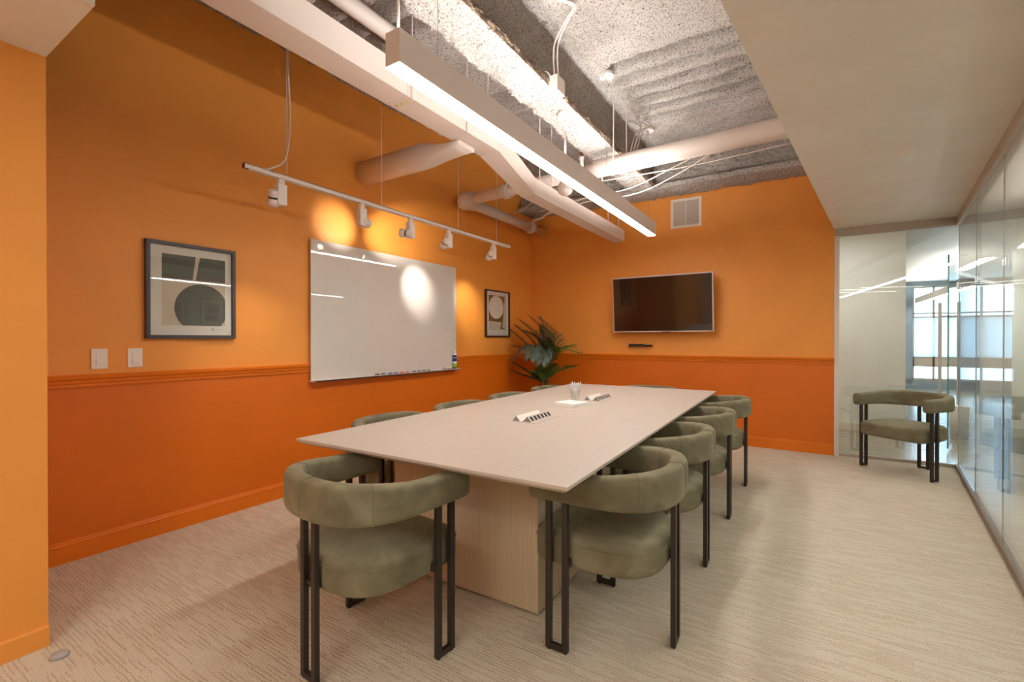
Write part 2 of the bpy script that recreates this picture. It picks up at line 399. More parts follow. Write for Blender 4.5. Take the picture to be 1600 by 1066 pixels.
m = MB(); m.prism([(gl(YR).x+.03, YR), (4.6, YR), (4.6, 15.3), (-1.3, 15.3), (-1.3, 5.985), (1.21, 5.985)], CZ, CZ+.1); m.build('ceiling_corridor', M_WHITE, kind='structure')
# soffit that closes the space between head rail and corridor ceiling
p0, p1 = gl(5.98), gl(YR)
MB().bar((p0.x+.06, p0.y, 2.50), (p1.x+.06, p1.y, 2.50), .06, .26).build('trim_4', M_WHITE, kind='structure')
m = MB(); m.box(-1.2, 1.24, 6.0, 6.06, 2.37, CZ); m.build('trim_5', M_WHITE, kind='structure')
m = MB(); m.extr([(0, 0), (.012, 0), (.012, .1), (0, .1)], (-1.2, 7.66, 0), (1.04, 7.66, 0), (0, -1, 0)); m.build('baseboard_corridor', M_WHITE, kind='structure')
# far window wall
m = MB(); m.box(1.04, 4.6, 15.0, 15.12, 0, .22); m.box(1.04, 4.6, 15.0, 15.12, 2.5, CZ); m.box(1.04, 2.16, 14.9, 15.12, .22, 2.5)
m.build('wall_far', M_OFFW, kind='structure')
w3 = struct(thing('window_3', 'bright daylight window at the far end of the corridor', 'window')); del w3['category']
m = MB()
for x in (2.18, 2.56, 3.4, 4.56): m.box(x-.02, x+.02, 15.0, 15.06, .22, 2.5)
for z, h_ in ((.24, .02), (.66, .12), (1.75, .018), (1.84, .018), (2.48, .02)): m.box(2.16, 4.6, 15.0, 15.06, z-h_, z+h_)
m.build('window_frame', M_HEAD, w3)
M_SHADE = mat('translucent_shade', srgb(214, 224, 232), .9)
sb = M_SHADE.node_tree.nodes['Principled BSDF']; sb.inputs['Transmission Weight'].default_value = .0
tr = N(M_SHADE, 'ShaderNodeBsdfTranslucent'); mx = N(M_SHADE, 'ShaderNodeMixShader'); mx.inputs[0].default_value = .7
L(M_SHADE, sb.outputs[0], mx.inputs[1]); L(M_SHADE, tr.outputs[0], mx.inputs[2]); L(M_SHADE, mx.outputs[0], M_SHADE.node_tree.nodes['Material Output'].inputs[0])
m = MB(); m.box(2.2, 4.56, 14.97, 14.98, .78, 1.73); m.build('window_shade', M_SHADE, w3)

# unseen fill panels added to brighten the corridor and far office
def far_fill(loc, lx, ly, label, first=[]):
    t = thing('far_fill_light', label, 'fill light', loc, group=None)
    m = MB(); m.box(-lx, lx, -ly, ly, -.012, 0); m.build('frame', M_FIX, t)
    m = MB(); m.box(-lx+.02, lx-.02, -ly+.02, ly-.02, -.016, -.0125); m.build('diffuser', M_ECOR, t)
    return t
far_fill((.2, 6.75, CZ), .5, .10, 'added slim fill light over the corridor behind the back glass pane')
far_fill((2.6, 12.0, CZ), .10, .9, 'added slim fill light in the far office before the bright window')

# ------------------------------------------------------------------ linear pendants
def pendant(name, label, x0, x1, y0, y1, z0, z1, canopies, mdn, mup, zt, group=None):
    t = thing(name, label, 'pendant light', ((x0+x1)/2, (y0+y1)/2, z0), group=group)
    hx, hy, h = (x1-x0)/2, (y1-y0)/2, z1-z0
    m = MB(); m.box(-hx, hx, -hy, hy, .006, h-.009)
    m.box(-hx, -hx+.003, -hy, hy, h-.009, h); m.box(hx-.003, hx, -hy, hy, h-.009, h); m.box(-hx+.003, hx-.003, -hy, -hy+.003, h-.009, h); m.box(-hx+.003, hx-.003, hy-.003, hy, h-.009, h)
    m.build('housing', M_GRAYFIX, t)
    m = MB(); m.box(-hx+.003, hx-.003, -hy+.003, hy-.003, 0, .005); m.build('diffuser', mdn, t)
    m = MB(); m.box(-hx+.005, hx-.005, -hy+.006, hy-.006, h-.0085, h-.003); m.build('uplight_lens', mup, t)
    for cy in canopies:
        c = MB(); ly = cy-(y0+y1)/2
        c.lathe([(.055, zt-z0-.022), (.06, zt-z0-.016), (.06, zt-z0+.01)], 28, Matrix.Translation((0, ly, 0))); cc = c.build('canopy', M_FIX, t, smooth=False)
        MB().tube([(0, ly, h-.002), (0, ly, zt-z0-.02)], .0016, 6).build('suspension_wire', M_CHROME, t)
    return t
pd = pendant('linear_pendant_light', 'long slim white linear pendant light hanging over the conference table', -1.47, -1.39, 1.345, 5.07, 2.33, 2.475, [1.62, 3.73, 4.94], M_EDN, M_EUP, 3.43)
MB().tube(spline([(0, -1.83, .14), (.004, -1.835, .3), (-.01, -1.83, .5), (.004, -1.83, .75), (0, -1.83, 1.1)]), .0055, 8).build('power_cord', M_PIPE, pd, smooth=True)
p2_ = pendant('linear_pendant_light', 'white linear pendant light in the far office seen through the glass', 2.15, 2.23, 10.1, 14.6, 2.05, 2.19, [10.6, 14.2], M_ECOR, M_ECOR, CZ)
p3_ = pendant('linear_pendant_light', 'white linear pendant light in the corridor beyond the long glass partition', 1.36, 1.44, -.62, 6.6, 2.12, 2.24, [-.2, 2.2, 4.4, 6.2], M_ECOR, M_ECORU, CZ)
p3_.rotation_euler = (0, 0, -math.radians(6.1))
t = thing('exit_sign', 'clear hanging exit sign in the corridor seen mirrored in the glass', 'sign', (1.62, .6, 2.30), math.radians(-6))
MB().box(-.15, .15, -.003, .003, -.08, .08).build('sign_panel', M_GLASS, t)
MB().box(-.16, .16, -.02, .02, .08, .11).build('sign_housing', M_CHROME, t)
for x_ in (-.12, .12): MB().tube([(x_, 0, .11), (x_, 0, .315)], .003, 6).build('hanger_rod', M_CHROME, t)
fc = bpy.data.curves.new('exit', 'FONT'); fc.body = 'EXIT'; fc.size = .13; fc.extrude = .001; fc.align_x = 'CENTER'; fc.materials.append(mat('exit_red', srgb(190, 40, 30), .4))
ft = bpy.data.objects.new('exit_curve', fc); fme = bpy.data.meshes.new_from_object(ft); bpy.data.objects.remove(ft)
fo = bpy.data.objects.new('exit_lettering', fme); COL.objects.link(fo); fo.parent = t; fo.location = (0, .006, -.045); fo.rotation_euler = (PI/2, 0, PI)
# unseen fill lights added in the low ceiling behind the camera
def rear_fill(x, y, label, e=True):
    t = thing('rear_fill_light', label, 'fill light', (x, y, zc), group='added fill lights behind the camera')
    m = MB(); m.box(-.6, .6, -.09, .09, -.01, 0); m.build('fill_trim', M_FIX, t)
    m = MB(); m.box(-.58, .58, -.07, .07, -.014, -.0105); m.build('diffuser', M_EFILL, t)
for x_, y_ in ((-1.15, -.8), (-.3, -1.2), (-1.15, -1.9), (-.4, -1.9)): rear_fill(x_, y_, 'added linear fill light in the low ceiling behind the camera')

# ------------------------------------------------------------------ services under the deck
def cyl(m, a, b, r, n=24): return m.tube([a, b], r, n)
t = thing('air_duct', 'long white rectangular duct with a downward jog hung beside the left wall', 'duct', (-2.2, .6, 2.74))
T = Vector(t.location)
def sec(x0, x1, y, z0, z1): return [Vector(p)-T for p in ((x0, y, z0), (x1, y, z0), (x1, y, z1), (x0, y, z1))]
m = MB(); m.rings([sec(-2.31, -2.12, .6, 2.74, 2.91), sec(-2.31, -2.12, 3.14, 2.74, 2.91), sec(-2.105, -1.965, 3.46, 2.45, 2.59), sec(-2.105, -1.965, 5.75, 2.45, 2.59)])
m.build('duct_body', M_PIPE, t)
m = MB()
for y in (2.12,): m.box(-2.314, -2.116, y-.002, y+.002, 2.736, 2.914, Matrix.Translation(-T))
m.build('joint_seam', M_GRAYFIX, t)
M_TAG = mat('yellow_sticker', srgb(196, 190, 60), .6)
for x in (-2.27, -2.225, -2.175): MB().lathe([(.011, 2.7385), (.011, 2.7402)], 16, Matrix.Translation(Vector((x, 2.17, 0))-T)).build('sticker', M_TAG, t)
rods = [(-2.11, 2.15, 2.735), (-2.11, 2.71, 2.735), (-1.975, 3.56, 2.59), (-1.975, 3.78, 2.59), (-1.975, 5.2, 2.59), (-1.975, 5.55, 2.59), (-2.13, 3.0, 2.91)]
for x, y, z in rods:
    m = MB(); m.tube([(x, y, z-.012), (x, y, 3.46)], .0045, 8); m.lathe([(.012, z-.01), (.012, z-.004)], 10, Matrix.Translation((x, y, 0)))
    o = m.build('hanger_rod', M_PIPE, t); o.location = -T
t = thing('large_drain_pipe', 'short thick white pipe running from the left wall up to the duct', 'pipe', (-3.42, 2.87, 2.725))
def cring(x, k, n=32):
    out = []
    for i in range(n):
        a = 2*PI*i/n; c_, s_ = math.cos(a), math.sin(a)
        y1, z1 = .104*c_, .104*s_
        y2, z2 = .10*max(-1, min(1, 1.3*c_)), -.012+.018*max(-1, min(1, 1.3*s_))
        out.append((x, y1*(1-k)+y2*k, z1*(1-k)+z2*k))
    return out
MB().rings([cring(.002, 0), cring(.72, 0), cring(.80, .12), cring(.93, .6), cring(1.06, .95), cring(1.18, 1)]).build('pipe_body', M_PIPE, t)
for p in bpy.data.objects['pipe_body'].data.polygons: p.use_smooth = len(p.vertices) == 4
def smooth_sides(o):
    for p in o.data.polygons: p.use_smooth = len(p.vertices) == 4
    return o
# cross pipe with elbow and branch
t = thing('sprinkler_pipe', 'white elbowed pipe with clamp couplings in the back left corner below the deck', 'pipe', (-3.27, 4.17, 2.77))
m = MB(); cyl(m, (0, 0, .01), (1.40, 0, .05), .062); smooth_sides(m.build('cross_run', M_PIPE, t))
m = MB(); cyl(m, (0, 0, 0), (.01, 1.75, -.01), .058); smooth_sides(m.build('wall_run', M_PIPE, t))
m = MB(); m.lathe([(.05, -.085), (.085, -.06), (.095, 0), (.085, .06), (.05, .085)], 20); m.build('elbow', M_PIPE, t, smooth=True)
def coupling(p, d, r, par):
    m = MB(); M = orient(p, d); m.lathe([(r, -.035), (r+.022, -.033), (r+.022, -.012), (r+.013, -.010), (r+.013, .010), (r+.022, .012), (r+.022, .033), (r, .035)], 24, M)
    for s_ in (1, -1):
        m.box(s_*(r+.015)-.018, s_*(r+.015)+.018, -.02, .02, -.02, .02, M); m.tube([M @ Vector((s_*(r+.02), -.04, 0)), M @ Vector((s_*(r+.02), .04, 0))], .008, 8)
    return m.build('coupling', M_PIPE, par)
coupling((.09, 0, .012), (1, 0, .03), .062, t); coupling((.56, 0, .026), (1, 0, .03), .062, t)
coupling((0, .1, 0), (0, 1, 0), .058, t); coupling((.01, 1.42, -.008), (0, 1, 0), .058, t)
m = MB(); m.tube(spline([(.03, 1.46, .05), (.06, 1.48, .1), (.16, 1.5, .12), (.26, 1.52, .19), (.34, 1.52, .18)], 5), .014, 10); m.build('branch_pipe', M_PIPE, t, smooth=True)
m = MB(); m.tube([(.01, 1.6, .05), (.01, 1.6, .7)], .006, 8); m.build('hanger_rod', M_PIPE, t)
t = thing('large_cross_pipe', 'large white pipe crossing the open ceiling under the sprayed beam', 'pipe', (-1.80, 4.17, 2.83))
m = MB(); m.tube([(0, 0, -.005), (.08, 0, -.005), (.09, 0, 0), (2.3, 0, .03)], [.06, .062, .082, .084], 32); smooth_sides(m.build('pipe_body', M_PIPE, t))
m = MB()
m.tube([(-.03, -.05, .02), (-.03, -.05, .11)], .019, 12); m.tube([(-.03, -.05, .1), (-.03, -.05, .125)], .025, 12); m.build('riser_pipe', M_PIPE, t)
m = MB(); m.tube([(-.03, -.05, .125), (-.03, -.05, .16)], .009, 10); m.lathe([(.02, .165), (.02, .17)], 12, Matrix.Translation((-.03, -.05, 0))); m.tube([(-.045, -.05, .13), (-.04, -.05, .165)], .004, 6); m.tube([(-.015, -.05, .13), (-.02, -.05, .165)], .004, 6)
m.build('sprinkler_head', M_BRASS, t)
for x, y in ((.12, .09), (.30, -.09), (.36, .09)):
    m = MB(); m.tube([(x, y, -.12), (x, y, .62)], .006, 8); m.build('hanger_rod', M_PIPE, t)
t = thing('thin_ceiling_pipe', 'thin white pipe running along the deck just above the duct', 'pipe', (-2.26, .6, 3.17))
m = MB(); m.tube([(0, 0, 0), (0, 4.6, 0)], .052, 20); smooth_sides(m.build('pipe_body', M_PIPE, t))

# dome device on a pole
t = thing('ceiling_sensor', 'white dome shaped device on a thin pole hanging from the sprayed beam', 'sensor', (-1.60, 3.29, 2.97))
m = MB(); m.lathe([(.035, -.045), (.058, -.04), (.062, -.015), (.058, .02)], 28); smooth_sides(m.build('ceiling_plate', M_FIX, t))
m = MB(); m.tube([(0, 0, -.04), (0, 0, -.13)], .014, 14); m.tube([(0, 0, -.12), (0, 0, -.56)], .010, 12); smooth_sides(m.build('pole', M_FIX, t))
m = MB(); m.lathe([(.012, -.50), (.04, -.53), (.055, -.56), (.058, -.60), (.05, -.615), (.03, -.63), (.005, -.64)], 28); m.build('dome', M_FIX, t, smooth=True)
# conduit with box
t = thing('junction_box', 'white junction box with two looping conduits on the sprayed beam', 'junction box', (-1.49, 2.93, 2.99))
m = MB(); m.box(-.035, .035, -.06, .06, -.06, .05); m.build('box_body', M_PIPE, t, bevel=.003)
for k in (0, 1):
    m = MB(); m.tube(spline([(-.01+.03*k, -.01, .05), (-.02+.03*k, -.01, .20), (0+.03*k, -.02, .30), (.10+.02*k, -.06, .39), (.17+.02*k, -.10, .43), (.10, -.20, .45)], 6), .0065, 8)
    m.build('conduit', M_PIPE, t, smooth=True)
m = MB(); m.tube(spline([(0, -.05, .02), (-.04, -.09, .07), (-.06, -.14, .0), (-.05, -.2, -.02)], 5), .003, 6); m.build('thin_cable', M_PIPE, t, smooth=True)
# cables
def cable(label, pts, r=.0055):
    o = MB().tube(spline(pts, 8), r, 8).build('ceiling_cable', M_PIPE, smooth=True)
    tag(o, label, 'cable'); return o
cable('thin white cable crossing straight under the deck, lowest at the right soffit', [(-1.84, 4.42, 2.80), (-1.45, 4.45, 2.80), (-.85, 4.5, 2.81), (-.12, 4.5, 2.84)])
cable('white cable sagging then rising toward the pipe and soffit, upper of the pair', [(-2.5, 4.5, 2.62), (-1.95, 4.55, 2.70), (-1.5, 4.6, 2.74), (-1.0, 4.5, 2.85), (-.45, 4.35, 2.98), (-.1, 4.35, 2.97)])
cable('white cable sagging lowest below the crossing pipe, lower of the pair', [(-2.45, 4.6, 2.60), (-2.0, 4.6, 2.67), (-1.45, 4.62, 2.68), (-1.0, 4.55, 2.79), (-.45, 4.38, 2.96), (-.1, 4.38, 2.955)])
cable('short white cable arching over the corner pipe behind the duct', [(-3.0, 4.75, 2.72), (-2.75, 4.6, 2.72), (-2.45, 4.5, 2.80), (-2.2, 4.5, 2.86)])
for k, lb in enumerate(('leftmost white loop of cable dropping from the deck to the cross pipe', 'middle white loop of cable dropping from the deck to the cross pipe', 'rightmost white loop of cable dropping from the deck to the cross pipe')):
    cable(lb, [(-1.52+.05*k, 4.72, 3.43), (-1.44+.05*k, 4.70, 3.36), (-1.43+.035*k, 4.5, 3.22), (-1.40+.03*k, 4.25, 2.95), (-1.40+.03*k, 4.2, 2.90)])

# ------------------------------------------------------------------ track with five spot heads
TX, TZ = -2.8, 2.235
t = thing('ceiling_track', 'white suspended lighting track hanging along the left wall above the whiteboard', 'lighting track', (TX, 1.47, TZ))
m = MB()
for a, b, c, d in ((-.018, -.013, -.012, .016), (.013, .018, -.012, .016), (-.018, .018, .011, .016)): m.box(a, b, 0, 2.88, c, d)
m.build('track_rail', M_FIX, t, bevel=.001)
m = MB(); m.box(-.013, .013, .03, 2.86, -.004, .010); m.build('track_inset', M_GRAYFIX, t)
m = MB(); m.box(-.016, .016, 0, .03, -.011, .020); m.build('end_feed', M_COPPER, t)
for y in (.27, 1.05, 1.99, 2.63):
    MB().tube([(0, y, .016), (0, y, 1.22)], .003, 6).build('suspension_wire', M_PIPE, t)
MB().tube(spline([(0, .12, .016), (0, .17, .04), (.005, .26, .13), (.01, .285, .4), (.004, .275, .75), (0, .27, 1.22)], 8), .0055, 8).build('power_cord', M_PIPE, t, smooth=True)
def spot_head(y, aim, label, side, strength, ang):
    t = thing('track_spotlight', label, 'spotlight', (TX, y, TZ-.012), group='spotlights on the track')
    m = MB(); m.box(-.012, .012, -.018, .018, -.035, 0); m.build('track_adapter', M_FIX, t)
    m = MB(); m.box(-.022, .022, -.03, .03, -.165, -.035); m.build('driver_box', M_FIX, t, bevel=.003)
    piv = Vector((-.012+.03*side[0], .042*side[1], -.13)); d = (Vector(aim)-Vector(t.location)-piv).normalized()
    M = orient(piv, d)
    m = MB(); m.lathe([(.018, -.055), (.030, -.050), (.031, -.02), (.026, -.012), (.026, 0), (.034, .006), (.036, .045), (.031, .045), (.028, .030)], 24, M)
    smooth_sides(m.build('lamp_head', M_FIX, t))
    m = MB(); m.lathe([(.0265, -.0115), (.0268, -.001)], 24, M, caps=False); m.build('heat_slot', M_COPPER if side[1] > 0 else M_BLACK, t)
    m = MB(); m.lathe([(.001, .034), (.028, .034)], 20, M, caps=False); m.build('lens', M_ESP, t)
    MB().tube([piv-Vector((0, .02*side[1], 0)), Vector((0, 0, -.13))], .007, 8).build('pivot_arm', M_BLACK, t)
    ld = bpy.data.lights.new('spot', 'SPOT'); ld.energy = strength; ld.color = (1, .91, .82); ld.spot_size = math.radians(ang); ld.spot_blend = 1.0; ld.shadow_soft_size = .02
    lo = bpy.data.objects.new('spot_lamp', ld); COL.objects.link(lo); lo.parent = t
    lo.matrix_local = orient(piv+d*.06, -d)
heads = [
 (1.70, (-3.36, 1.90, .95), 'first spotlight of the track, pointing down at the framed picture wall', (0, -1), SPOT*.55, 62),
 (2.33, (-3.42, 3.26, 2.22), 'second spotlight of the track with copper lamp head turned away', (0, 1), SPOT*2.6, 40),
 (2.83, (-3.42, 2.58, 2.19), 'third spotlight of the track with round head turned left over the board', (0, -1), SPOT*.85, 46),
 (3.32, (-3.42, 3.52, 1.72), 'fourth spotlight of the track aimed down at the whiteboard', (0, -1), SPOT*1.2, 46),
 (4.04, (-3.42, 4.38, 1.62), 'last spotlight of the track, nearest the back wall', (0, -1), SPOT*1.0, 46)]
for h_ in heads: spot_head(*h_)

# ------------------------------------------------------------------ wall things
t = thing('whiteboard', 'large frameless white glass marker board on the left orange wall', 'whiteboard', (XL, 2.308, .87))
m = MB(); m.box(.022, .034, 0, 1.836, .012, 1.158); m.build('board_panel', M_WBOARD, t, bevel=.001)
for y in (.25, 1.55):
    for z in (.2, .95): MB().box(0.001, .022, y-.03, y+.03, z-.03, z+.03).build('wall_bracket', M_CHROME, t)
m = MB(); m.box(0, .085, 0, 1.85, 0, .012); m.box(.079, .085, 0, 1.85, 0, .018); m.build('pen_tray', M_FIX, t, bevel=.0015)
for y, c, n_ in ((2.95, (25, 22, 22), 'black'), (3.11, (40, 40, 130), 'blue'), (3.26, (205, 70, 40), 'red'), (3.43, (60, 40, 90), 'violet'), (3.57, (50, 80, 60), 'green')):
    t = thing('dry_erase_marker', n_+' capped marker lying in the whiteboard tray', 'marker', (XL+.058, y, .8895), group='markers in the whiteboard tray')
    mc = mat(n_+'_marker_plastic', srgb(*c), .4)
    m = MB(); m.tube([(0, 0, 0), (0, .045, 0)], .0078, 10); m.build('cap', mc, t)
    m = MB(); m.tube([(0, .045, 0), (0, .125, 0)], .007, 10); m.build('barrel', M_PLAST, t)
    m = MB(); m.tube([(0, .06, 0), (0, .115, 0)], .0073, 10); m.build('printed_band', mc, t)
t = thing('board_eraser', 'grey felt eraser at the right end of the whiteboard tray', 'eraser', (XL+.06, 3.99, .882))
m = MB(); m.box(-.016, .016, -.09, .04, .012, .03); m.build('handle', M_GRAYFIX, t, bevel=.003)
m = MB(); m.box(-.015, .015, -.088, .038, 0, .012); m.build('felt_pad', M_FRAMEG, t)
t = thing('spray_bottle', 'small blue and green cleaner bottle standing at the end of the whiteboard tray', 'bottle', (XL+.052, 4.095, .882))
M_BLUE = mat('label_blue', srgb(24, 40, 140), .35); M_LIME = mat('label_lime', srgb(150, 190, 60), .35); M_BW = mat('bottle_white', srgb(225, 225, 230), .35)
m = MB(); m.lathe([(.022, 0), (.024, .004), (.024, .16), (.018, .172)], 20); smooth_sides(m.build('bottle_body', M_BW, t))
m = MB(); m.lathe([(.0242, .004), (.0242, .018)], 20, caps=False); m.build('base_band', M_BLACK, t)
m = MB(); m.lathe([(.0243, .018), (.0243, .06)], 20, caps=False); m.build('lime_band', M_LIME, t)
m = MB(); m.lathe([(.0245, .085), (.0245, .155)], 20, caps=False); m.build('blue_band', M_BLUE, t)
m = MB(); m.lathe([(.017, .17), (.017, .20), (.012, .207)], 16); smooth_sides(m.build('cap', M_BW, t))
fc = bpy.data.curves.new('lettering', 'FONT'); fc.body = 'EXPO'; fc.size = .022; fc.extrude = .0004; fc.align_x = 'CENTER'
fc.materials.append(M_BW); ftmp = bpy.data.objects.new('lettering_curve', fc)
fme = bpy.data.meshes.new_from_object(ftmp); bpy.data.objects.remove(ftmp)
fo = bpy.data.objects.new('lettering', fme); COL.objects.link(fo); fo.parent = t
fo.location = (.0235*math.cos(-.8)*1.04, .0235*math.sin(-.8)*1.04, .118); fo.rotation_euler = (PI/2, 0, PI/2-.8)

def picture(y0, y1, z0, z1, label, fm, fw, art):
    t = thing('framed_picture', label, 'picture', (XL, y0, z0))
    W, Hh = y1-y0, z1-z0
    m = MB(); D = .032
    m.box(0, D, 0, fw, 0, Hh); m.box(0, D, W-fw, W, 0, Hh); m.box(0, D, fw, W-fw, 0, fw); m.box(0, D, fw, W-fw, Hh-fw, Hh)
    m.build('frame', fm, t, bevel=.001)
    m = MB(); m.box(0, .012, fw, W-fw, fw, Hh-fw); m.build('mat_board', M_MAT, t)
    art(t, W, Hh)
    m = MB(); m.box(.019, .021, fw, W-fw, fw, Hh-fw); m.build('glazing', M_GLASS, t)
    return t
def flat(name, pts, x, mt, par):
    m = MB(); a = [m.bm.verts.new((x, p[0], p[1])) for p in pts]; b = [m.bm.verts.new((x+.0008, p[0], p[1])) for p in pts]
    m.bm.faces.new(a); m.bm.faces.new(b[::-1])
    for i in range(len(pts)): m.bm.faces.new((a[i], a[(i+1) % len(pts)], b[(i+1) % len(pts)], b[i]))
    return m.build(name, mt, par)
def art1(t, W, Hh):
    x0, x1, z0, z1 = .088, W-.062, .085, Hh-.075
    w_, h_ = x1-x0, z1-z0
    flat('print_paper', [(x0, z0), (x1, z0), (x1, z1), (x0, z1)], .0125, M_PAPER, t)
    flat('printed_shape', [(x0, z1), (x0+w_*.51, z1), (x0+w_*.46, z1-h_*.34), (x0, z1-h_*.34)], .0135, M_ARTG, t)
    flat('printed_shape', [(x0+w_*.58, z1), (x1, z1), (x1, z1-h_*.34), (x0+w_*.51, z1-h_*.34)], .0135, M_ARTG, t)
    cx, cz, r = x0+w_*.61, z0+h_*.25, w_*.43
    pts = []
    for k in range(64):
        a = 2*PI*k/64; px, pz = cx+r*math.cos(a), cz+r*math.sin(a); pts.append((min(px, x1), max(pz, z0)))
    flat('printed_disc', pts, .0135, M_ARTG, t)
    m = MB(); m.tube(spline([(.0135, x1-.09, z0-.018), (.0135, x1-.082, z0-.035), (.0135, x1-.08, z0-.012), (.0135, x1-.07, z0-.03), (.0135, x1-.05, z0-.024), (.0135, x1-.03, z0-.026)], 5), .0008, 5); m.build('signature', M_FRAMEG, t)
picture(1.20, 1.724, 1.222, 1.832, 'charcoal framed print with grey disc and two grey panels beside the light switches', M_FRAMEG, .022, art1)
def art2(t, W, Hh):
    x0, x1, z0, z1 = .075, W-.075, .085, Hh-.065; w_, h_ = x1-x0, z1-z0
    flat('print_paper', [(x0, z0), (x1, z0), (x1, z1), (x0, z1)], .0125, M_PAPER, t)
    P = lambda u, v: (x0+w_*u, z0+h_*v)
    flat('printed_block', [P(0, 1), P(.92, 1), P(.78, .08), P(1.0, .04), P(.66, .04), P(.72, .24), P(0, .26)], .0135, M_ARTB, t)
    flat('printed_disc', [(x0+w_*(.42+.42*math.cos(a*PI/24)), z0+h_*(.66+.33*math.sin(a*PI/24))) for a in range(48)], .0145, M_MAT, t)
picture(4.742, 5.289, 1.245, 1.843, 'walnut framed print with ochre shape and pale disc near the room corner', M_FRAMEB, .016, art2)

def switch(y, label, rocker):
    t = thing('light_switch', label, 'light switch', (XL, y, 1.106), group='light switches')
    m = MB(); m.box(0, .007, -.037, .037, -.057, .057); m.build('switch_plate', M_PLAST, t, bevel=.002)
    m = MB(); m.box(.0065, .0074, -.019, .019, -.036, .036); m.build('switch_recess', M_GAP if False else M_GRAYFIX, t)
    m = MB()
    if rocker: m.rings([[Vector((.0070, y_, z_)) for y_, z_ in ((-.016, -.033), (.016, -.033), (.016, .033), (-.016, .033))], [Vector((x_, y_, z_)) for x_, y_, z_ in ((.013, -.015, -.032), (.013, .015, -.032), (.009, .015, .032), (.009, -.015, .032))]])
    else: m.box(.007, .009, -.016, .016, 0, .033); m.box(.007, .012, -.016, .016, -.033, 0)
    m.build('rocker', M_PLAST, t, bevel=.001)
switch(.985, 'white light switch nearer the projecting wall edge, left of the two', False)
switch(1.152, 'white light switch nearer the framed picture, right of the two', True)

t = thing('wall_outlet', 'white wall outlet low on the orange wall behind the nearest wall side chair', 'outlet', (XL+.0041, 3.21, .442))
m = MB(); m.box(0, .006, -.036, .036, -.057, .057); m.build('outlet_plate', M_PLAST, t, bevel=.002)
m = MB(); m.box(.0055, .007, -.017, .017, -.033, .033); m.build('socket_face', M_GRAYFIX, t)
t = thing('television', 'flat screen television with thin silver bezel mounted on the back orange wall', 'television', (-1.52, 5.80, 1.305))
Mt = Matrix.Rotation(math.radians(5), 4, 'X')
m = MB(); m.box(-.60, .60, -.015, .02, 0, .69, Mt); m.build('tv_casing', M_TVF, t, bevel=.004)
m = MB(); m.box(-.588, .588, -.0165, -.0145, .014, .676, Mt); m.build('screen', M_TVS, t)
m = MB(); m.box(-.2, .2, .02, .045, .12, .5, Mt); m.box(-.15, .15, .0, .115, .2, .42); m.build('wall_mount', M_BLACK, t)
m = MB(); m.lathe([(.06, -.006), (.075, -.002), (.075, .004)], 20, Matrix.Translation((.06, 0, 0)) @ Matrix.Diagonal((1, .25, 1, 1))); m.build('sensor_bar', M_BLACK, t)
t = thing('wall_shelf', 'small black ledge with a cable box below the television', 'wall shelf', (-1.81, YB, 1.125))
m = MB(); m.box(-.15, .15, -.06, 0, 0, .008); m.build('ledge', M_BLACK, t, bevel=.002)
m = MB(); m.box(-.14, .05, -.055, -.005, .008, .03); m.box(.06, .15, -.05, -.01, .008, .02); m.build('cable_box', M_BLACK, t, bevel=.003)
t = thing('air_return_grille', 'white louvered air grille high on the back orange wall', 'vent', (-1.2585, YB, 2.752))
m = MB(); m.box(-.18, .18, -.012, 0, .148, .178); m.box(-.18, .18, -.012, 0, -.178, -.148); m.box(-.18, -.148, -.012, 0, -.148, .148); m.box(.148, .18, -.012, 0, -.148, .148); m.box(-.006, .006, -.012, 0, -.148, .148)
m.build('grille_frame', M_PLAST, t, bevel=.002)
m = MB(); m.box(-.148, .148, -.002, 0, -.148, .148); m.build('grille_back', mat('grille_shadow', srgb(186, 172, 162), .8), t)
m = MB()
for k in range(26):
    z = -.143+k*.0115; R_ = Matrix.Translation((0, -.006, z)) @ Matrix.Rotation(math.radians(35), 4, 'X'); m.box(-.148, .148, -.0065, .0065, -.0008, .0008, R_)
m.build('louvre_slats', M_PLAST, t)
t = thing('ceiling_speaker', 'small round white cover set in the low ceiling at right', 'ceiling cover', (.496, 3.728, zc))
m = MB(); m.lathe([(.02, -.014), (.036, -.012), (.042, -.004), (.043, 0)], 28); smooth_sides(m.build('cover_disc', M_PLAST, t))
t = thing('floor_cap', 'round silver cap on the carpet beside the projecting orange wall', 'floor cap', (-2.425, .577, 0))
m = MB(); m.lathe([(.029, 0), (.029, .008), (.025, .013), (.010, .015)], 28); smooth_sides(m.build('cap_disc', mat('satin_cap', srgb(168, 164, 160), .35), t)); 

# ------------------------------------------------------------------ conference table
TR = math.radians(1.05)
tab = thing('conference_table', 'long pale conference table with slab base in the middle of the room', 'table', (-1.398, 2.986, 0), TR)
m = MB(); 
hw, hl = .714, 1.635
m.rings([[Vector((x*(hw-i), y*(hl-i), z)) for x, y in ((-1, -1), (1, -1), (1, 1), (-1, 1))] for i, z in ((.022, .713), (.0, .728), (0, .740))])
m.build('tabletop', M_TOP, tab, bevel=.0015)
m = MB(); m.box(-.74+.0, .40, -1.20, 1.20, .012, .714) if False else m.box(-.49, .379, -1.21, 1.21, .012, .714); m.build('table_base', M_BASE, tab, bevel=.002)
for x in (-.44, .34):
    for y in (-1.17, 0, 1.17): MB().lathe([(.018, 0), (.018, .013)], 12, Matrix.Translation((x, y, 0))).build('levelling_foot', M_BLACK, tab)

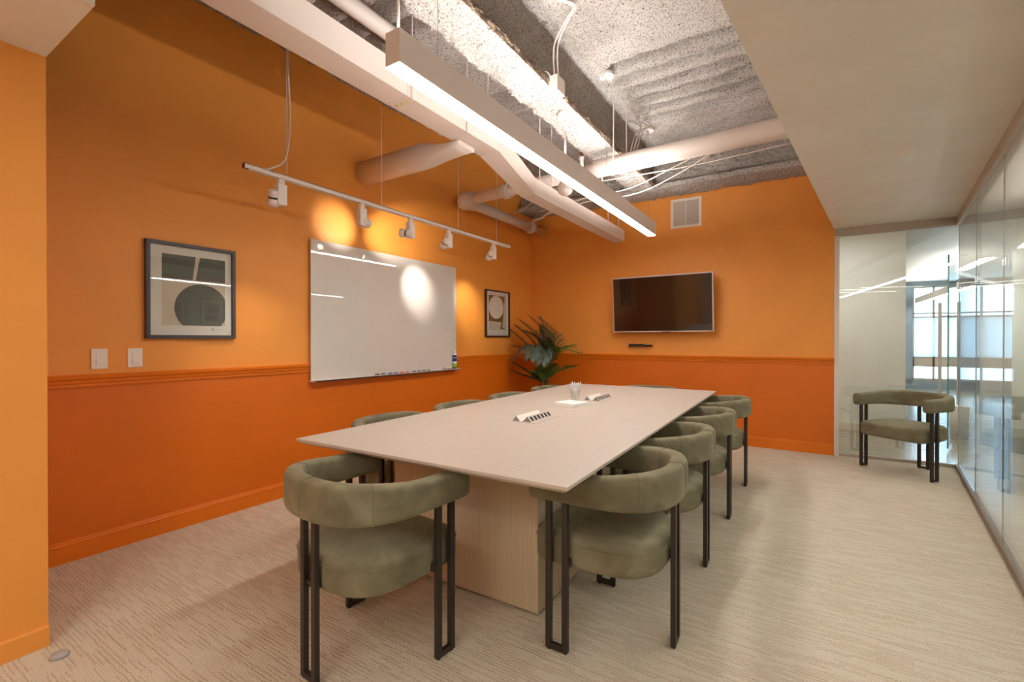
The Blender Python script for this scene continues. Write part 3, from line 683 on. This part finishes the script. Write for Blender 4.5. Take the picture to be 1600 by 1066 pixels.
# ------------------------------------------------------------------ chairs
def chair_path(n=44):
    """centre line of the horseshoe, arm end to arm end; chair faces +Y, front legs on y = 0"""
    a, b, yc = .285, .275, -.115; P = []
    for k in range(5): P.append(Vector((a, .085-(.085-yc)*k/5, 0)))
    for k in range(n+1):
        t = PI*k/n; c, s_ = math.cos(t), math.sin(t); e = 2/2.4
        P.append(Vector((a*math.copysign(abs(c)**e, c), yc-b*abs(s_)**e, 0)))
    for k in range(1, 6): P.append(Vector((-a, yc+(.085-yc)*k/5, 0)))
    return P
def sq(a, b, n, e):
    out = []
    for k in range(n):
        t = 2*PI*k/n; c, s_ = math.cos(t), math.sin(t)
        out.append((a*math.copysign(abs(c)**e, c), b*math.copysign(abs(s_)**e, s_)))
    return out
def make_chair():
    root = thing('armchair', '', 'chair')
    P = chair_path(); n = len(P)
    def frame(i):
        t = (P[min(i+1, n-1)]-P[max(i-1, 0)]).normalized(); return t, Vector((t.y, -t.x, 0))
    def dims(i):
        rear = max(0, min(1, (-.07-P[i].y)/.31)); rear = rear*rear*(3-2*rear); return .037, .056+.015*rear, .6460+.008*rear
    R = []
    for i in range(n):
        t, x = frame(i); hw_, hh, zc_ = dims(i)
        ring = [P[i]+x*u+Vector((0, 0, zc_+v)) for u, v in sq(hw_, hh, 28, .46)]
        if i == 0 or i == n-1:
            sg = -1 if i == 0 else 1; ends = []
            for q in (.97, .85, .62, .3, .08):
                off = math.sqrt(1-q*q)*.03
                ends.append([P[i]+t*sg*off+x*u*(.55+.45*q if q > .3 else q*1.3)+Vector((0, 0, zc_+v*(.6+.4*q if q > .3 else q*1.4))) for u, v in sq(hw_, hh, 28, .46)])
            if i == 0: R += ends[::-1]+[ring]
            else: R += [ring]+ends
        else: R.append(ring)
    MB().rings(R).build('backrest', M_VEL, root, smooth=True)
    m = MB()
    for i in (14, n//2, n-15):
        t, x = frame(i); hw_, hh, zc_ = dims(i)
        loop = [P[i]+x*u*1.012+Vector((0, 0, zc_+v*1.012)) for u, v in sq(hw_, hh, 28, .46)]
        RR = []
        for k in range(28):
            c = loop[k]; o_ = (c-P[i]-Vector((0, 0, zc_))).normalized()
            RR.append([c+o_*.0016*math.cos(a)+t*.0022*math.sin(a) for a in (0, PI/2, PI, 3*PI/2)])
        m.rings(RR, close=True)
    if True: m.build('seam_piping', M_VEL, root, smooth=True)
    # seat cushion
    R = []
    def outl(s_, z, dz=0):   # flat front with tight corners, round back
        out = []
        for k in range(48):
            t = 2*PI*k/48; c, s2 = math.cos(t), math.sin(t); e = 2/(7.5 if s2 > 0 else 2.9)
            out.append(Vector(((.262-s_)*math.copysign(abs(c)**e, c), -.118+(.250-s_)*math.copysign(abs(s2)**e, s2), z)))
        return out
    z0, z1, rr = .322, .448, .030
    R.append(outl(.22, z0+.004)); R.append(outl(.06, z0))
    for k in range(5): a = PI/2*k/4; R.append(outl(rr*.7*(1-math.sin(a)), z0+rr*.7*(1-math.cos(a))))
    for k in range(6): a = PI/2*k/5; R.append(outl(rr*(1-math.cos(a)), z1-rr*(1-math.sin(a))))
    for s_, dz in ((.06, .006), (.11, .010), (.17, .013), (.22, .014)): R.append(outl(s_, z1+dz))
    MB().rings(R).build('seat', M_VEL, root, smooth=True)
    R = []
    ol = outl(-.0005, z1-rr)
    for k in range(48):
        c = ol[k]; R.append([c+Vector((0, 0, .0028*math.cos(a)))+(c-Vector((0, -.118, c.z))).normalized()*.0026*math.sin(a) for a in (0, PI/2, PI, 3*PI/2)])
    MB().rings(R, close=True).build('seat_piping', M_VEL, root, smooth=True)
    # three legs, each a narrow hoop of two flat bars
    for i, (c, tdir) in enumerate((((.285, -.0), (0, 1)), ((-.285, 0), (0, 1)), ((0, -.388), (1, 0)))):
        c = Vector((c[0], c[1], 0)); td = Vector((*tdir, 0)); nd = Vector((td.y, -td.x, 0)); M = Matrix((td, nd, Vector((0, 0, 1)))).transposed().to_4x4(); M.translation = c
        m = MB()
        for s_ in (-1, 1): m.box(s_*.035-.012, s_*.035+.012, -.010, .010, .006, .60, M)
        m.box(-.023, .023, -.010, .010, .006, .026, M)
        for s_ in (-1, 1): m.lathe([(.008, 0), (.008, .007)], 10, M @ Matrix.Translation((s_*.035, 0, 0)))
        lg = m.build('leg', M_DARK, root, bevel=.0012)
        m = MB(); inn = -1 if i == 0 else 1
        if i == 2: m.box(-.018, .018, .34, .39, .345, .357, Matrix.Rotation(PI, 4, 'Z')); m.box(-.022, .022, .372, .380, .33, .385, Matrix.Rotation(PI, 4, 'Z'))
        else: m.box(c.x-.03 if c.x > 0 else c.x-.011, c.x+.011 if c.x > 0 else c.x+.03, -.052, -.044, .335, .365)
        m.build('seat_bracket', M_DARK, lg)
    return root
proto = make_chair()
GC = 'olive velvet chairs along the conference table'
A = math.radians
spots = [
 ((-1.468, 1.400), -4.2, 'olive velvet barrel chair at the near end of the table, closest to the camera', 'olive velvet chairs along the conference table'),
 ((-.835, 1.915), 91.7, 'olive velvet barrel chair on the right side of the table, nearest its front corner', GC),
 ((-.85, 2.69), 90, 'olive velvet barrel chair on the right side of the table, second from the camera', GC),
 ((-.84, 3.475), 90, 'olive velvet barrel chair on the right side of the table, third from the camera', GC),
 ((-.825, 4.31), 91, 'olive velvet barrel chair on the right side of the table, farthest from the camera', GC),
 ((-1.985, 2.10), -90, 'olive velvet barrel chair on the wall side of the table, nearest the camera', GC),
 ((-1.985, 2.83), -90, 'olive velvet barrel chair on the wall side of the table, second from the camera', GC),
 ((-1.985, 3.53), -90, 'olive velvet barrel chair on the wall side of the table, third from the camera', GC),
 ((-1.985, 4.27), -90, 'olive velvet barrel chair on the wall side of the table, before the palm', GC),
 ((-1.38, 4.60), 180, 'olive velvet barrel chair at the far end of the table before the television', GC),
 ((.68, 5.44), 143, 'olive velvet barrel chair standing alone in the corner of the glass walls', None)]
for i, ((x, y), r, lb, g) in enumerate(spots):
    c = proto if i == 0 else copy_tree(proto)
    c.location = (x, y, 0); c.rotation_euler = (0, 0, A(r)); c['label'] = lb
    if g: c['group'] = g
    elif 'group' in c: del c['group']

# ------------------------------------------------------------------ things on the table
M_ENDG = mat('module_end_grey', srgb(140, 134, 128), .4); M_PADG = mat('module_face_grey', srgb(196, 188, 180), .4)
def module(x, y, label):
    t = thing('power_module', label, 'power outlet', (x, y, .740), TR, group='power modules on the conference table')
    m = MB(); m.box(-.075, .075, -.16, .16, 0, .002); m.build('cover_plate', M_TOP, t)
    def tri(x0, x1, h): 
        m = MB(); m.rings([[Vector(p) for p in ((x0, yy, .002), (x1, yy, .002), ((x0+x1)/2, yy, h))] for yy in (-.135, .135)]); return m
    l_ = tri(-.088, -.034, .032).build('flip_lid', M_PLAST, t, bevel=.001)
    m = MB(); m.rings([[Vector(p) for p in ((-.087, yy, .002), (-.035, yy, .002), (-.061, yy, .031))] for yy in (-.1365, -.135)]); m.build('end_plate', M_ENDG, l_)
    b = tri(-.018, .042, .034).build('outlet_block', M_PADG, t, bevel=.001)
    m = MB(); m.rings([[Vector(p) for p in ((-.017, yy, .002), (.041, yy, .002), (.012, yy, .033))] for yy in (-.1365, -.135)]); m.build('end_plate', M_ENDG, b)
    # outlets on the sloping face that looks right, toward +X
    a = Vector((.042, 0, .002)); bb = Vector((.012, 0, .034)); d = (bb-a); nrm = Vector((.032, 0, .030)).normalized()
    for k in range(6):
        yk = -.108+k*.043
        m = MB(); pts = [a+d*.18+Vector((0, yk-.012, 0)), a+d*.18+Vector((0, yk+.012, 0)), a+d*.82+Vector((0, yk+.012, 0)), a+d*.82+Vector((0, yk-.012, 0))]
        m.rings([[p-nrm*.001 for p in pts], [p+nrm*.0012 for p in pts]]); m.build('outlet', M_BLACK, b)
module(-1.375, 2.44, 'grey pop-up power outlet module in the tabletop, nearer the camera')
module(-1.395, 3.52, 'grey pop-up power outlet module in the tabletop, behind the pen cup')
M_PADW = mat('note_paper', srgb(246, 242, 238), .7)
for k, lb in enumerate(('lower white note pad under the stack on the conference table', 'upper white note pad on the stack on the conference table')):
    m = MB(); m.box(-.088, .088, -.09, .09, k*.0135, k*.0135+.013); o = m.build('note_pad', M_PADW, bevel=.001)
    o.location = (-1.433, 3.055, .7402); o.rotation_euler = (0, 0, A(-13+k*2)); tag(o, lb, 'note pad', 'note pads')
t = thing('pen_cup', 'clear tapered glass cup beside the white note pads on the table', 'cup', (-1.478, 3.215, .740))
m = MB(); m.lathe([(.024, 0), (.026, .006), (.036, .10), (.0345, .10), (.0245, .008), (.01, .007)], 28); smooth_sides(m.build('cup_body', M_GLASS, t))
M_PEN = mat('white_pen', srgb(236, 234, 232), .3); M_PENG = mat('grey_pen_clip', srgb(150, 152, 156), .3, .4)
for k in range(12):
    a = 2*PI*k/12+.2; r0 = .006+.009*(k % 2); r1 = .024+.018*((k*5) % 3)/2
    b0 = Vector((-1.478-r0*math.cos(a), 3.215-r0*math.sin(a), .7475)); b1 = Vector((-1.478+r1*math.cos(a), 3.215+r1*math.sin(a), .740+.138+.006*((k*7) % 4)))
    pt = thing('ballpoint_pen', 'white ballpoint pen standing in the clear cup', 'pen', b0, group='pens in the cup')
    d = b1-b0
    MB().tube([(0, 0, 0), d*.06, d*.96, d], [.0015, .0046, .0046, .0036], 8).build('barrel', M_PEN, pt)
    MB().tube([d*.72+Vector((.004, 0, 0)), d*.95+Vector((.004, 0, 0))], .0013, 5).build('clip', M_PENG, pt)

# ------------------------------------------------------------------ palm
def palm():
    base = Vector((-2.98, 5.50, 0))
    t = thing('potted_palm', 'potted palm with dark feathery fronds in the back left corner', 'plant', base)
    M_POT = mat('pot_glaze', srgb(60, 54, 50), .5); M_SOIL = mat('soil', srgb(50, 36, 26), .95)
    m = MB(); m.lathe([(.13, 0), (.17, .25), (.185, .32), (.17, .32), (.165, .28)], 32); smooth_sides(m.build('pot', M_POT, t))
    m = MB(); m.lathe([(.002, .285), (.166, .285)], 24, caps=False); m.build('soil', M_SOIL, t)
    M_ST = noise_mat('palm_stem', srgb(120, 110, 60), srgb(90, 92, 48), 12)
    greens = [noise_mat('palm_leaf_%s' % n_, srgb(*a), srgb(*b), 30, .38) for n_, a, b in (('dark', (34, 52, 34), (58, 80, 50)), ('mid', (62, 100, 40), (92, 136, 60)), ('grey', (78, 98, 84), (104, 122, 108)))]
    stems = [Vector((-.04, -.02, .70)), Vector((.05, .02, .78)), Vector((.09, -.05, .66)), Vector((0, .04, .85)), Vector((.02, -.05, .92))]
    for s_ in stems:
        MB().tube(spline([Vector((s_.x*.4, s_.y*.4, .28)), Vector((s_.x*.7, s_.y*.7, s_.z*.6)), s_], 5), [.014]*5+[.012]*5+[.009], 8).build('stem', M_ST, t, smooth=True)
    def frond(start, mid, tip, ll, mi, droop=.3, wd=.013):
        ll *= 1.12
        pts = spline([start, mid, tip], 23); L_ = len(pts); m = MB(); rnd = random.Random(int(abs(tip.x*97+tip.z*31+tip.y*13)*10))
        m.tube(pts, [.006*(1-.8*i/L_)+.001 for i in range(L_)], 6)
        for i in range(4, L_):
            for sub in (0,):
                p = pts[i]+(pts[min(i+1, L_-1)]-pts[i])*sub
                tg = (pts[min(i+1, L_-1)]-pts[i-1]).normalized()
                side = tg.cross(Vector((0, 0, 1)))
                if side.length < .15: side = tg.cross(Vector((0, 1, 0)))
                side.normalize(); upv = side.cross(tg).normalized()
                f_ = i/(L_-1); ln = ll*(.5+.5*math.sin(PI*min(1, f_*.9+.1)))*(1-.4*max(0, f_-.6)/.4)
                for sg in (-1, 1):
                    d = (side*sg+tg*(.5+.4*f_)+upv*.3+Vector((rnd.uniform(-.07, .07), rnd.uniform(-.07, .07), rnd.uniform(-.07, .07)))).normalized()
                    a1 = p+d*ln*.5; a2 = p+d*ln*.85-Vector((0, 0, ln*droop*.4)); a3 = p+d*ln-Vector((0, 0, ln*droop))
                    a1, a2, a3 = (Vector((max(q.x, -.425), min(q.y, .41), q.z)) for q in (a1, a2, a3))
                    wv = d.cross(upv).normalized()*min(wd, .0125 if mi == 2 else .015)*.5*(1.1-.4*f_)
                    v = [m.bm.verts.new(q) for q in (p-wv*.3, p+wv*.3, a1-wv, a1+wv+upv*.002, a2-wv*.7, a2+wv*.7, a3)]
                    m.bm.faces.new((v[0], v[1], v[3], v[2])); m.bm.faces.new((v[2], v[3], v[5], v[4])); m.bm.faces.new((v[4], v[5], v[6]))
        return m.build('frond', greens[mi], t, smooth=True)
    V = Vector; c = V((.02, 0, .86))
    frond(c, V((.14, .0, 1.16)), V((-.20, -.06, 1.52)), .17, 0, .1, .011)
    frond(c, V((.10, .05, 1.20)), V((-.10, .05, 1.50)), .17, 0, .12, .011)
    frond(c, V((-.06, -.06, 1.22)), V((-.31, -.12, 1.47)), .14, 0, .12, .011)
    frond(c, V((-.12, -.1, 1.18)), V((-.36, -.16, 1.40)), .13, 0, .2, .011)
    frond(c, V((-.18, -.12, 1.12)), V((-.41, -.2, 1.34)), .11, 0, .2, .011)
    frond(c, V((-.16, -.16, 1.06)), V((-.37, -.24, 1.13)), .10, 0, .3, .011)
    frond(c, V((-.02, -.1, 1.18)), V((-.20, -.14, 1.32)), .16, 0, .3)
    frond(c, V((.03, -.05, 1.14)), V((-.08, -.12, 1.26)), .16, 0, .3)
    frond(c, V((-.12, -.18, 1.12)), V((-.30, -.34, .96)), .14, 2, .8, .019)
    frond(c, V((.00, -.26, 1.12)), V((.02, -.42, .98)), .14, 2, .9, .018)
    frond(c, V((.12, -.22, 1.08)), V((.16, -.38, .92)), .14, 2, .9, .018)
    frond(c, V((.28, -.1, 1.08)), V((.60, -.18, 1.05)), .19, 1, .35, .018)
    frond(c, V((.20, -.05, 1.06)), V((.42, .05, 1.14)), .15, 1, .3, .015)
    frond(V((.05, -.05, .70)), V((.28, -.12, .80)), V((.56, -.22, .88)), .19, 1, .05, .018)
    frond(V((.04, -.05, .66)), V((.12, -.18, .82)), V((.28, -.32, .90)), .17, 1, .1, .016)
    frond(V((.02, -.05, .64)), V((.0, -.22, .76)), V((-.03, -.38, .80)), .15, 1, .3, .015)
    frond(V((-.03, -.04, .66)), V((-.16, -.12, .76)), V((-.37, -.2, .90)), .15, 0, .3)
    frond(V((-.03, -.04, .66)), V((-.14, -.2, .72)), V((-.30, -.34, .80)), .14, 0, .35)
    frond(c, V((-.02, .12, 1.20)), V((-.16, .2, 1.40)), .14, 0, .3)
palm()

# ------------------------------------------------------------------ beyond the glass
M_HANDLE = mat('satin_handle', srgb(196, 196, 194), .35, .4)
t = thing('glass_door', 'open frameless glass door in the corridor with ladder pull handles', 'door', (0, 0, 0))
a, b = Vector((1.275, 6.78, 0)), Vector((1.50, 7.62, 0)); u = (b-a).normalized(); nn = Vector((u.y, -u.x, 0))
MB().bar((a.x, a.y, 1.08), (b.x, b.y, 1.08), .012, 2.10).build('door_pane', M_GLASSG, t)
m = MB(); m.box(a.x-.007, a.x+.007, a.y-.003, a.y, .03, 2.13); m.build('polished_edge', M_GEDGE, t)
h0 = a+u*.10
for s_ in (-1, 1):
    p = h0+nn*.075*s_
    MB().tube([(p.x, p.y, .50), (p.x, p.y, 1.62)], .016, 16).build('door_handle', M_HANDLE, t)
m = MB()
for z in (.62, 1.47): m.tube([h0-nn*.075+Vector((0, 0, z)), h0+nn*.075+Vector((0, 0, z))], .008, 10)
m.build('handle_standoff', M_HANDLE, t)
m = MB(); m.lathe([(.075, 0), (.085, .36), (.08, .36), (.07, .01)], 28); o = smooth_sides(m.build('waste_bin', M_WHITE)); o.location = (1.62, 8.0, 0); tag(o, 'small pale waste bin on the wood floor beyond the glass', 'bin')
for i, (y, lb, c1, c2) in enumerate(((3.78, 'framed abstract print on the corridor wall, muted pink and grey', (170, 150, 140), (96, 92, 84)), (4.42, 'framed abstract print on the corridor wall, blue and brown', (178, 160, 140), (60, 66, 96)))):
    t = thing('framed_picture', lb, 'picture', (2.75, y, 1.45)); W = .42
    m = MB(); m.box(-.03, 0, -W/2, W/2, 0, .025); m.box(-.03, 0, -W/2, W/2, .50, .525); m.box(-.03, 0, -W/2, -W/2+.025, .025, .5); m.box(-.03, 0, W/2-.025, W/2, .025, .5); m.build('frame', M_CHROME, t)
    m = MB(); m.box(-.012, 0, -W/2+.025, W/2-.025, .025, .5); m.build('mat_board', M_MAT, t)
    m = MB(); m.box(-.014, -.0125, -W/2+.08, W/2-.08, .08, .44); m.build('print', mat('print_ground%d' % i, srgb(*c1), .8), t)
    m = MB(); m.box(-.0155, -.0145, -W/2+.1, W/2-.14, .12, .2); m.box(-.0155, -.0145, -W/2+.16, W/2-.09, .26, .38); m.build('printed_block', mat('print_block%d' % i, srgb(*c2), .8), t)
